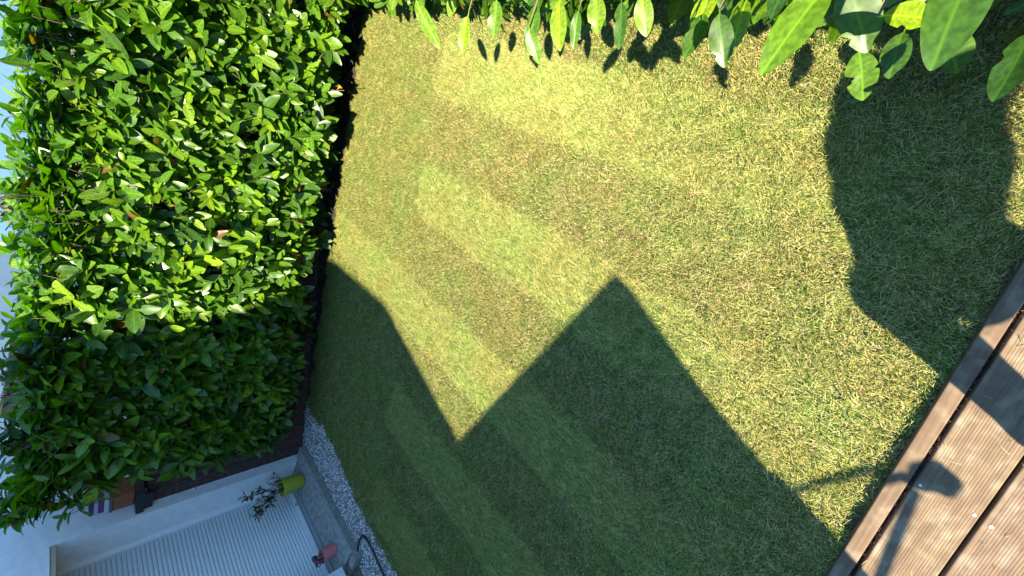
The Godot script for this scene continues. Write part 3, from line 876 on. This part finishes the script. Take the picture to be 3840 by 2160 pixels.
	for i in 3:
		var off: Vector3 = WALL_D * [-0.028, 0.020, 0.046][i] + WALL_N * [-0.012, 0.004, -0.026][i]
		var s := thing("solar_light", cols[i][1], "garden light", cup_at + off + Vector3(0, 0.1075, 0), "solar lights in the patterned pot")
		var tilt := Basis(WALL_D, [0.15, -0.12, -0.35][i]) * Basis(WALL_N, [0.1, 0.25, 0.1][i])
		obj("stake", tube_mesh([Vector3.ZERO, tilt * Vector3(0, 0.05, 0)], 0.005, 8), plain("stake", lin(0.05, 0.05, 0.05), 0.5), s)
		var hm := plain("light_shell", cols[i][0], 0.22, 0.75 if i == 2 else 0.2)
		var head := obj("head", lathe_mesh([Vector2(0, 0.045), Vector2(0.012, 0.046), Vector2(0.026, 0.062), Vector2(0.029, 0.080), Vector2(0.026, 0.090), Vector2(0.022, 0.092), Vector2(0, 0.092)], 24, Transform3D(tilt, Vector3.ZERO)), hm, s)
		obj("solar_cell", box_mesh(Vector3(-0.011, 0.0922, -0.011), Vector3(0.011, 0.0935, 0.011), 0.0, Transform3D(tilt, Vector3.ZERO)), plain("cell", lin(0.01, 0.01, 0.02), 0.15), head)

func wrapped_cup(r0: float, r1: float, h: float) -> ArrayMesh:
	var st := start(0)
	var n := 32
	for k in n:
		var q := []
		for c in [[k, 0], [k + 1, 0], [k + 1, 1], [k, 1]]:
			var t: float = TAU * c[0] / n
			var r: float = lerpf(r0, r1, c[1])
			q.append([Vector3(r * cos(t), h * c[1], r * sin(t)), Vector2(float(c[0]) / n * 2.0, c[1])])
		for i in [0, 1, 2, 0, 2, 3]:
			st.set_uv(q[i][1]); st.add_vertex(q[i][0])
	st.set_smooth_group(1)
	lathe(st, [Vector2(r1, h), Vector2(r1 - 0.005, h + 0.001), Vector2(r1 - 0.007, h * 0.8)], n)
	return done(st)

func build_hose() -> void:
	var tap := thing("hose_coupling", "grey hose coupling at the foot of the white wall", "coupling", Vector3(-2.80, 0.03, -3.60))
	var grey := plain("coupling_grey", lin(0.13, 0.16, 0.17), 0.45)
	var ax := Vector3(0.86, 0.02, 0.12).normalized()
	var b := Basis(ax.cross(Vector3.UP).normalized(), ax, Vector3.UP)
	obj("valve_body", lathe_mesh([Vector2(0, -0.16), Vector2(0.019, -0.16), Vector2(0.021, -0.07), Vector2(0.024, -0.06), Vector2(0.024, -0.025), Vector2(0.018, -0.02)], 16, Transform3D(b, Vector3(0, 0.02, 0)), -1), grey, tap)
	obj("collar", lathe_mesh([Vector2(0.019, -0.019), Vector2(0.025, -0.017), Vector2(0.025, 0.01), Vector2(0.02, 0.014)], 16, Transform3D(b, Vector3(0, 0.02, 0)), -1), plain("coupling_pale", lin(0.32, 0.37, 0.40), 0.4), tap)
	obj("nut", lathe_mesh([Vector2(0.02, 0.015), Vector2(0.024, 0.017), Vector2(0.023, 0.05), Vector2(0.013, 0.062), Vector2(0, 0.062)], 16, Transform3D(b, Vector3(0, 0.02, 0)), -1), plain("coupling_dark", lin(0.03, 0.03, 0.035), 0.5), tap)
	var pts := [Vector3(-2.745, 0.052, -3.594), Vector3(-2.70, 0.045, -3.565), Vector3(-2.66, 0.040, -3.495), Vector3(-2.56, 0.040, -3.43), Vector3(-2.44, 0.042, -3.385), Vector3(-2.372, 0.042, -3.335), Vector3(-2.372, 0.042, -3.26), Vector3(-2.432, 0.041, -3.155), Vector3(-2.52, 0.041, -3.045), Vector3(-2.60, 0.040, -2.93), Vector3(-2.74, 0.040, -2.70), Vector3(-2.95, 0.040, -2.3)]
	tag(obj("garden_hose", tube_mesh(spline(pts, 6), 0.0095, 10), plain("black_hose", lin(0.016, 0.012, 0.016), 0.4)), "black garden hose looping over the white gravel", "hose")

# ------------------------------------------------------------------ someone standing on the deck behind the camera
func build_person() -> void:
	var al := SUN_ALONG.normalized(); var ac := Vector3(-al.z, 0, al.x)
	var base := al * -1.16
	var pt := func(b: float, h: float, fwd := 0.0) -> Vector3: return ac * b + Vector3(0, h, 0) + al * fwd
	var who := thing("person", "person in dark blue clothes standing on the deck, leaning over to one side", "person", base)
	var y0 := DECK_H
	var bones := [
		[pt.call(0.09, y0 + 0.045, -0.05), pt.call(0.07, y0 + 0.035, 0.14), 0.042, 0.034],
		[pt.call(0.53, y0 + 0.045, -0.05), pt.call(0.56, y0 + 0.035, 0.14), 0.042, 0.034],
		[pt.call(0.09, y0 + 0.06, -0.03), pt.call(0.09, y0 + 0.45, 0.02), 0.048, 0.060],
		[pt.call(0.53, y0 + 0.06, -0.03), pt.call(0.49, y0 + 0.45, 0.02), 0.048, 0.058],
		[pt.call(0.085, y0 + 0.45, 0.02), pt.call(0.135, y0 + 0.90), 0.060, 0.085],
		[pt.call(0.49, y0 + 0.45, 0.02), pt.call(0.41, y0 + 0.90), 0.060, 0.085],
		[pt.call(0.15, y0 + 0.95), pt.call(0.40, y0 + 0.96), 0.10, 0.10],
		[pt.call(0.28, y0 + 0.96), pt.call(0.40, y0 + 1.13), 0.150, 0.165],
		[pt.call(0.40, y0 + 1.13), pt.call(0.53, y0 + 1.27), 0.165, 0.185],
		[pt.call(0.53, y0 + 1.27), pt.call(0.66, y0 + 1.40), 0.185, 0.170],
		[pt.call(0.60, y0 + 1.49), pt.call(0.80, y0 + 1.33), 0.085, 0.080],
		[pt.call(0.74, y0 + 1.47), pt.call(0.82, y0 + 1.56, 0.02), 0.055, 0.05],
		[pt.call(0.84, y0 + 1.59, 0.03), pt.call(0.90, y0 + 1.67, 0.02), 0.078, 0.092],
		[pt.call(0.58, y0 + 1.47), pt.call(0.33, y0 + 1.22, 0.04), 0.060, 0.046],
		[pt.call(0.33, y0 + 1.22, 0.04), pt.call(0.20, y0 + 0.95, 0.08), 0.045, 0.040],
		[pt.call(0.81, y0 + 1.32), pt.call(0.60, y0 + 1.12, 0.02), 0.058, 0.046],
		[pt.call(0.60, y0 + 1.12, 0.02), pt.call(0.42, y0 + 0.97, 0.06), 0.045, 0.040]]
	var mat := plain("dark_clothes", lin(0.03, 0.035, 0.06), 0.9)
	obj("body", body_mesh(bones, 0.02, 0.035), mat, who)
	var skin := plain("skin", lin(0.45, 0.27, 0.19), 0.6)
	obj("face", body_mesh([[pt.call(0.85, y0 + 1.59, 0.075), pt.call(0.90, y0 + 1.67, 0.07), 0.052, 0.060], [pt.call(0.876, y0 + 1.64, 0.125), pt.call(0.866, y0 + 1.62, 0.14), 0.010, 0.015]], 0.008, 0.02), skin, who)
	obj("hair", body_mesh([[pt.call(0.91, y0 + 1.68, -0.01), pt.call(0.85, y0 + 1.60, -0.05), 0.100, 0.075]], 0.012, 0.02), plain("hair", lin(0.05, 0.03, 0.02), 0.6), who)

# unseen lamp on a braced bracket, shaped to cast the deck shadow
func build_bracket() -> void:
	var al := SUN_ALONG.normalized(); var ac := Vector3(-al.z, 0, al.x)
	var wall := al * -2.0 + ac * -0.62
	var lamp := thing("bracket_lamp", "black wall lantern on a braced bracket beside the deck, unseen and shaped for its shadow", "lamp", wall + Vector3(0, 1.3, 0))
	var black := plain("lamp_iron", lin(0.02, 0.02, 0.02), 0.5)
	var pt := func(a: float, b: float) -> Vector3:        # shadow spot on the ground -> point beside the wall
		return ac * (b + 0.62) + Vector3(0, (a + 2.0) - 1.3, 0)
	obj("back_plate", box_mesh(Vector3(-0.03, -0.35, -0.03), Vector3(0.006, 0.22, 0.03), 0.003, Transform3D(Basis(ac, Vector3.UP, -al), Vector3.ZERO)), black, lamp)
	obj("arm", tube_mesh([pt.call(-0.535, -0.62), pt.call(-0.60, -0.27)], 0.013, 8), black, lamp)
	obj("brace", tube_mesh([pt.call(-0.85, -0.62), pt.call(-0.74, -0.44), pt.call(-0.65, -0.29)], 0.014, 8), black, lamp)
	var head := start()
	var shape := PackedVector2Array()
	for v in [Vector2(-0.232, -0.584), Vector2(-0.19, -0.592), Vector2(-0.166, -0.612), Vector2(-0.166, -0.666), Vector2(-0.182, -0.684), Vector2(-0.216, -0.698), Vector2(-0.235, -0.690), Vector2(-0.248, -0.665), Vector2(-0.276, -0.650), Vector2(-0.292, -0.618)]:
		shape.append(Vector2(v.x + 0.62, v.y + 0.70))
	prism(head, shape, 0.022, Transform3D(Basis(ac, Vector3.UP, -al), Vector3.ZERO), -0.011)  # flat plate cut to the outline of the shadow it casts
	obj("lantern", done(head), black, lamp)

# ------------------------------------------------------------------ grass
func tuft_mesh(blades: int, lean: float, low: float, seed_: int) -> ArrayMesh:
	var r := RandomNumberGenerator.new(); r.seed = seed_
	var st := start(-1)
	var tones := [Vector3(0.078, 0.130, 0.032), Vector3(0.168, 0.212, 0.048), Vector3(0.288, 0.294, 0.080), Vector3(0.46, 0.425, 0.165), Vector3(0.55, 0.465, 0.27), Vector3(0.28, 0.135, 0.078)]
	var odds := [0.20, 0.41, 0.65, 0.84, 0.915, 1.0]
	for i in blades:
		var q := r.randf(); var ti := 0
		while q > odds[ti]: ti += 1
		var c: Vector3 = tones[ti] * r.randf_range(0.85, 1.15)
		var at := Vector3(r.randf_range(-0.022, 0.022), 0.0, r.randf_range(-0.022, 0.022))
		var out := (Vector3(lean, 0, 0) + Vector3(r.randfn(), 0, r.randfn()) * 0.6)
		var hgt := r.randf_range(0.012, 0.024) * low
		var reach := r.randf_range(0.014, 0.036)
		if ti >= 4: hgt *= 0.6
		var o1 := out * reach
		var side := Vector3(-out.z, 0, out.x).normalized().rotated(Vector3.UP, r.randf_range(-0.5, 0.5)) * r.randf_range(0.0007, 0.0014)
		var p1 := at + o1 * 0.42 + Vector3.UP * hgt * 0.8
		var p2 := at + o1 + Vector3.UP * hgt * r.randf_range(0.75, 1.05)
		st.set_color(Color(c.x, c.y, c.z))
		quad(st, at - side, at + side, p1 + side * 0.9, p1 - side * 0.9)
		tri(st, p1 - side * 0.9, p1 + side * 0.9, p2)
	return done(st)

func in_lawn(x: float, z: float) -> bool:
	var q := Vector3(x, 0, z)
	if (q - DECK_A).dot(DECK_N) > -0.004: return false
	if (q - Vector3(-1.765, 0, -4.337)).dot(Vector3(-0.30, 0, 0.954)) < -0.37 + 0.03 * sin(x * 19.0): return false
	return not in_gravel(x, z, 0.0) and (q - WALL_A).dot(WALL_N) > 0.10

var lawn_side := PackedVector2Array([Vector2(-1.30, -4.75), Vector2(-1.50, -4.45), Vector2(-1.56, -4.19), Vector2(-1.80, -3.85), Vector2(-2.12, -3.49), Vector2(-2.34, -3.15), Vector2(-2.51, -2.81), Vector2(-3.1, -1.6), Vector2(-3.6, -0.6)])
func in_gravel(x: float, z: float, grow: float) -> bool:
	# between the facade and the uneven edge of the lawn
	if z < -4.75 or z > -0.6: return false
	for i in lawn_side.size() - 1:
		var a := lawn_side[i]; var b := lawn_side[i + 1]
		if z >= a.y and z < b.y:
			return x < lerpf(a.x, b.x, (z - a.y) / (b.y - a.y)) + grow + 0.02 * sin(z * 31.0) + 0.012 * sin(z * 77.0)
	return false

func build_grass() -> void:
	var kinds := []
	for k in 4: kinds.append([tuft_mesh(21, 1.25, 0.52, 100 + k), []])
	for k in 4: kinds.append([tuft_mesh(17, 0.15, 1.2, 200 + k), []])
	var dry := FastNoiseLite.new(); dry.frequency = 1.9; dry.seed = 77; dry.fractal_octaves = 4
	var fine := FastNoiseLite.new(); fine.frequency = 5.0; fine.seed = 78
	var stripe := Vector3(0.5, 0, -0.866)                        # the mower's way
	var count := 0
	for i in 150000:
		var x := rng.randf_range(-3.2, 3.3); var z := rng.randf_range(-5.0, 0.75)
		if not in_lawn(x, z): continue
		# only as far as the garden can be seen from near the camera
		var depth := EYE * 0.779 - z * 0.6266
		if absf(x) > depth * 0.92 + 0.35: continue
		var across := x * 0.866 + z * 0.5
		var along := x * 0.5 - z * 0.866
		var wob := 0.035 * fine.get_noise_2d(along * 0.25, across)
		var ph := fposmod(across + wob + 0.75 + rng.randfn() * 0.010, 0.915)
		var headland := (Vector3(x, 0, z) - Vector3(0.62, 0, -2.53)).dot(Vector3(0.24, 0, -0.97)) > 0.03 * sin(x * 9.0) + rng.randfn() * 0.012
		var light := ph < 0.45
		if headland: light = across > -1.62 and across < -1.22 and along > 0.0
		var lean_dir := stripe if light else -stripe * 0.9
		var follow := clampf((-z - 0.1) / 0.9, 0.25, 1.0)
		if rng.randf() > follow: light = rng.randf() < 0.5
		var lk := 0 if light else 4
		if headland and not light: lean_dir = Vector3(-0.95, 0, -0.3)
		var yaw := atan2(-lean_dir.z, lean_dir.x) + rng.randfn() * ((0.35 if light else 0.9) + (1.0 - follow) * 0.8)
		var b := Basis(Vector3.UP, yaw).scaled(Vector3.ONE * rng.randf_range(0.8, 1.25) * (1.0 + 0.3 * fine.get_noise_2d(x * 1.7 + 9.0, z * 1.7)))
		var k := dry.get_noise_2d(x, z)
		var c := Color(1, 1, 1)
		if k > 0.05: c = c.lerp(Color(1.06, 0.92, 0.90), clampf((k - 0.05) * 1.6, 0.0, 0.45))
		else: c = c.lerp(Color(0.86, 1.02, 0.88), clampf(-k * 1.5, 0.0, 0.7))
		var v := 1.0 + 0.15 * fine.get_noise_2d(x, z)
		kinds[lk + rng.randi() % 4][1].append([Transform3D(b, Vector3(x, 0.0, z)), Color(c.r * v, c.g * v, c.b * v)])
		count += 1
	var m := plain("grass_blade", Color.WHITE, 0.7)
	m.vertex_color_use_as_albedo = true
	m.metallic_specular = 0.12
	m.backlight_enabled = true; m.backlight = Color(0.5, 0.55, 0.2)
	m.cull_mode = BaseMaterial3D.CULL_DISABLED
	var lawn := get_node("lawn")
	for kd in kinds:
		var mm := MultiMesh.new()
		mm.transform_format = MultiMesh.TRANSFORM_3D; mm.use_colors = true; mm.mesh = kd[0]
		mm.instance_count = kd[1].size()
		for i in kd[1].size():
			mm.set_instance_transform(i, kd[1][i][0]); mm.set_instance_color(i, kd[1][i][1])
		var o := MultiMeshInstance3D.new()
		o.name = "grass"
		o.multimesh = mm; o.material_override = m
		o.set_meta("kind", "stuff")
		lawn.add_child(o, true)
	print("grass tufts ", count)

# ------------------------------------------------------------------ gravel
func build_gravel() -> void:
	var st := start()
	for i in lawn_side.size() - 1:
		var a := lawn_side[i]; var b := lawn_side[i + 1]
		quad(st, Vector3(a.x - 1.4, 0.006, a.y), Vector3(b.x - 1.4, 0.006, b.y), Vector3(b.x, 0.006, b.y), Vector3(a.x, 0.006, a.y))
	structure("gravel_bed", done(st), grainy("gravel_bed", noise_tex(0.08, [lin(0.12, 0.10, 0.09), lin(0.32, 0.29, 0.27)], [0.3, 0.7], 256, 90), 5.0))
	var chip := start(-1)
	var r := RandomNumberGenerator.new(); r.seed = 6
	var ring := []
	for k in 6: ring.append(Vector3(cos(TAU * k / 6.0) * r.randf_range(0.7, 1.1), r.randf_range(-0.2, 0.25), sin(TAU * k / 6.0) * r.randf_range(0.6, 1.0)))
	for k in 6:
		tri(chip, Vector3(0.15, 0.62, -0.1), ring[k], ring[(k + 1) % 6])
		tri(chip, Vector3(-0.1, -0.6, 0.1), ring[(k + 1) % 6], ring[k])
	var xs := []
	for i in 26000:
		var z := rng.randf_range(-4.75, -2.3); var x := rng.randf_range(-3.6, -1.25)
		if not in_gravel(x, z, 0.012): continue
		var off := (Vector3(x, 0, z) - WALL_A)
		var out := off.dot(WALL_N); var al := off.dot(WALL_D)
		if out < 0.02: continue
		if out < 0.165 and al > -0.07 and al < REC_W + 0.09: continue
		xs.append(Transform3D(Basis.from_euler(Vector3(rng.randf() * TAU, rng.randf() * TAU, rng.randf() * TAU)).scaled(Vector3.ONE * rng.randf_range(0.005, 0.0105)), Vector3(x, 0.010 + rng.randf() * 0.018, z)))
	var mm := MultiMesh.new()
	mm.transform_format = MultiMesh.TRANSFORM_3D; mm.use_colors = true; mm.mesh = done(chip)
	mm.instance_count = xs.size()
	for i in xs.size():
		mm.set_instance_transform(i, xs[i])
		var k := rng.randf()
		var c := Color(0.80, 0.76, 0.73) * rng.randf_range(0.7, 1.1)
		if k < 0.12: c = Color(0.30, 0.22, 0.19)
		elif k < 0.3: c = Color(0.52, 0.44, 0.40)
		mm.set_instance_color(i, c)
	var o := MultiMeshInstance3D.new()
	o.name = "gravel"
	o.multimesh = mm
	var m := plain("marble_chip", Color.WHITE, 0.75); m.vertex_color_use_as_albedo = true
	o.material_override = m
	add_child(o)
	tag(o, "white and pinkish marble gravel strip between lawn and house wall", "gravel", "", "stuff")

# ------------------------------------------------------------------ fallen leaves, clippings
func build_litter() -> void:
	var mesh := leaf_mesh(5, 4, 0.44, 0.5, 0.3, 0.15, 1.0)
	var brown := plain("dead_leaf", lin(0.30, 0.125, 0.055), 0.7)
	var yellow := plain("yellow_leaf", lin(0.50, 0.30, 0.02), 0.6)
	var spots := [[Vector3(1.85, 0.22, -3.50), yellow, "yellow dead leaf hanging low at the hedge foot", 0.10], [Vector3(1.30, 0.26, -3.68), brown, "curled brown leaf caught low in the hedge foot", 0.12], [Vector3(0.98, 0.30, -3.82), brown, "larger brown leaf lying among the lowest hedge leaves", 0.13], [Vector3(-0.42, 0.022, -4.10), brown, "small brown leaf on the shaded grass by the hedge", 0.05], [Vector3(0.86, 0.024, -3.66), brown, "small reddish leaf on sunlit grass near the hedge shadow", 0.05]]
	for s in spots:
		tag(obj("dead_leaf", mesh, s[1], self, leaf_xf((s[0] as Vector3) + (Vector3(-0.06, 0.06, 0.24) if s[0].y > 0.1 else Vector3.ZERO), Vector3(rng.randfn(), 0.05, rng.randfn()), Vector3.UP + Vector3(0, 0, 0.4), s[3])), s[2], "leaf", "dead leaves by the hedge")
	# crumbs of soil in the gap behind the edge board, and leaves rotting under the hedge
	var cr := start(-1)
	var fr := Transform3D(Basis(DECK_N, Vector3.UP, DECK_D), DECK_A)
	for i in 420:
		var q := fr * Vector3(rng.randf_range(0.045, 0.060), DECK_H - rng.randf_range(0.001, 0.012), rng.randf_range(-0.4, 1.6) + 0.15 * rng.randfn())
		var sz := rng.randf_range(0.002, 0.005)
		var pa := q + dir3() * sz; var pb := q + dir3() * sz; var pc := q + dir3() * sz; var pd := q + Vector3.UP * sz
		tri(cr, pa, pb, pd); tri(cr, pb, pc, pd); tri(cr, pc, pa, pd); tri(cr, pa, pc, pb)
	tag(obj("soil_crumbs", done(cr), plain("dry_soil", lin(0.17, 0.085, 0.055), 0.95)), "reddish soil crumbs caught in the gap behind the deck edge board", "soil", "", "stuff")
	var mm := MultiMesh.new()
	mm.transform_format = MultiMesh.TRANSFORM_3D; mm.use_colors = true; mm.mesh = mesh
	mm.instance_count = 220
	for i in 220:
		var at := Vector3(-1.765, 0.012, -4.337) + Vector3(0.954, 0, 0.30) * rng.randf_range(0.1, 5.4) + Vector3(-0.30, 0, 0.954) * rng.randf_range(-0.95, -0.45)
		mm.set_instance_transform(i, leaf_xf(at + Vector3.UP * rng.randf() * 0.02, Vector3(rng.randfn(), rng.randf_range(-0.1, 0.25), rng.randfn()), Vector3.UP + dir3() * 0.4, rng.randf_range(0.05, 0.11)))
		var k := rng.randf_range(0.5, 1.1)
		mm.set_instance_color(i, Color(0.17 * k, 0.085 * k, 0.045 * k))
	var lo := MultiMeshInstance3D.new()
	lo.name = "leaf_litter"; lo.multimesh = mm
	var lm := plain("rotting_leaf", Color.WHITE, 0.8); lm.vertex_color_use_as_albedo = true
	lo.material_override = lm
	add_child(lo)
	tag(lo, "dead brown leaves lying on the shade-darkened soil under the far hedge", "leaf litter", "", "stuff")
	# cut grass blown on to the deck
	var st := start(-1)
	var frame := Transform3D(Basis(DECK_N, Vector3.UP, DECK_D), DECK_A)
	for i in 60:
		var a := frame * Vector3(rng.randf_range(0.06, 0.5), DECK_H + 0.0012, rng.randf_range(-0.6, 0.9))
		var dir := Vector3(rng.randfn(), 0, rng.randfn()).normalized()
		var l := rng.randf_range(0.008, 0.05)
		var w := dir.cross(Vector3.UP) * 0.0009
		var mid := a + dir * l * 0.5 + Vector3.UP * rng.randf_range(0.001, 0.005) + w * rng.randf_range(-3, 3)
		var c := Vector3(0.32, 0.26, 0.10).lerp(Vector3(0.20, 0.22, 0.06), rng.randf()) * rng.randf_range(0.5, 1.1)
		st.set_color(Color(c.x, c.y, c.z))
		quad(st, a - w, a + w, mid + w, mid - w)
		tri(st, mid - w, mid + w, a + dir * l + Vector3.UP * 0.001)
	var m := plain("dry_clipping", Color.WHITE, 0.7); m.vertex_color_use_as_albedo = true
	tag(obj("grass_clippings", done(st), m), "dry grass clippings scattered on the deck boards", "clippings", "", "stuff")
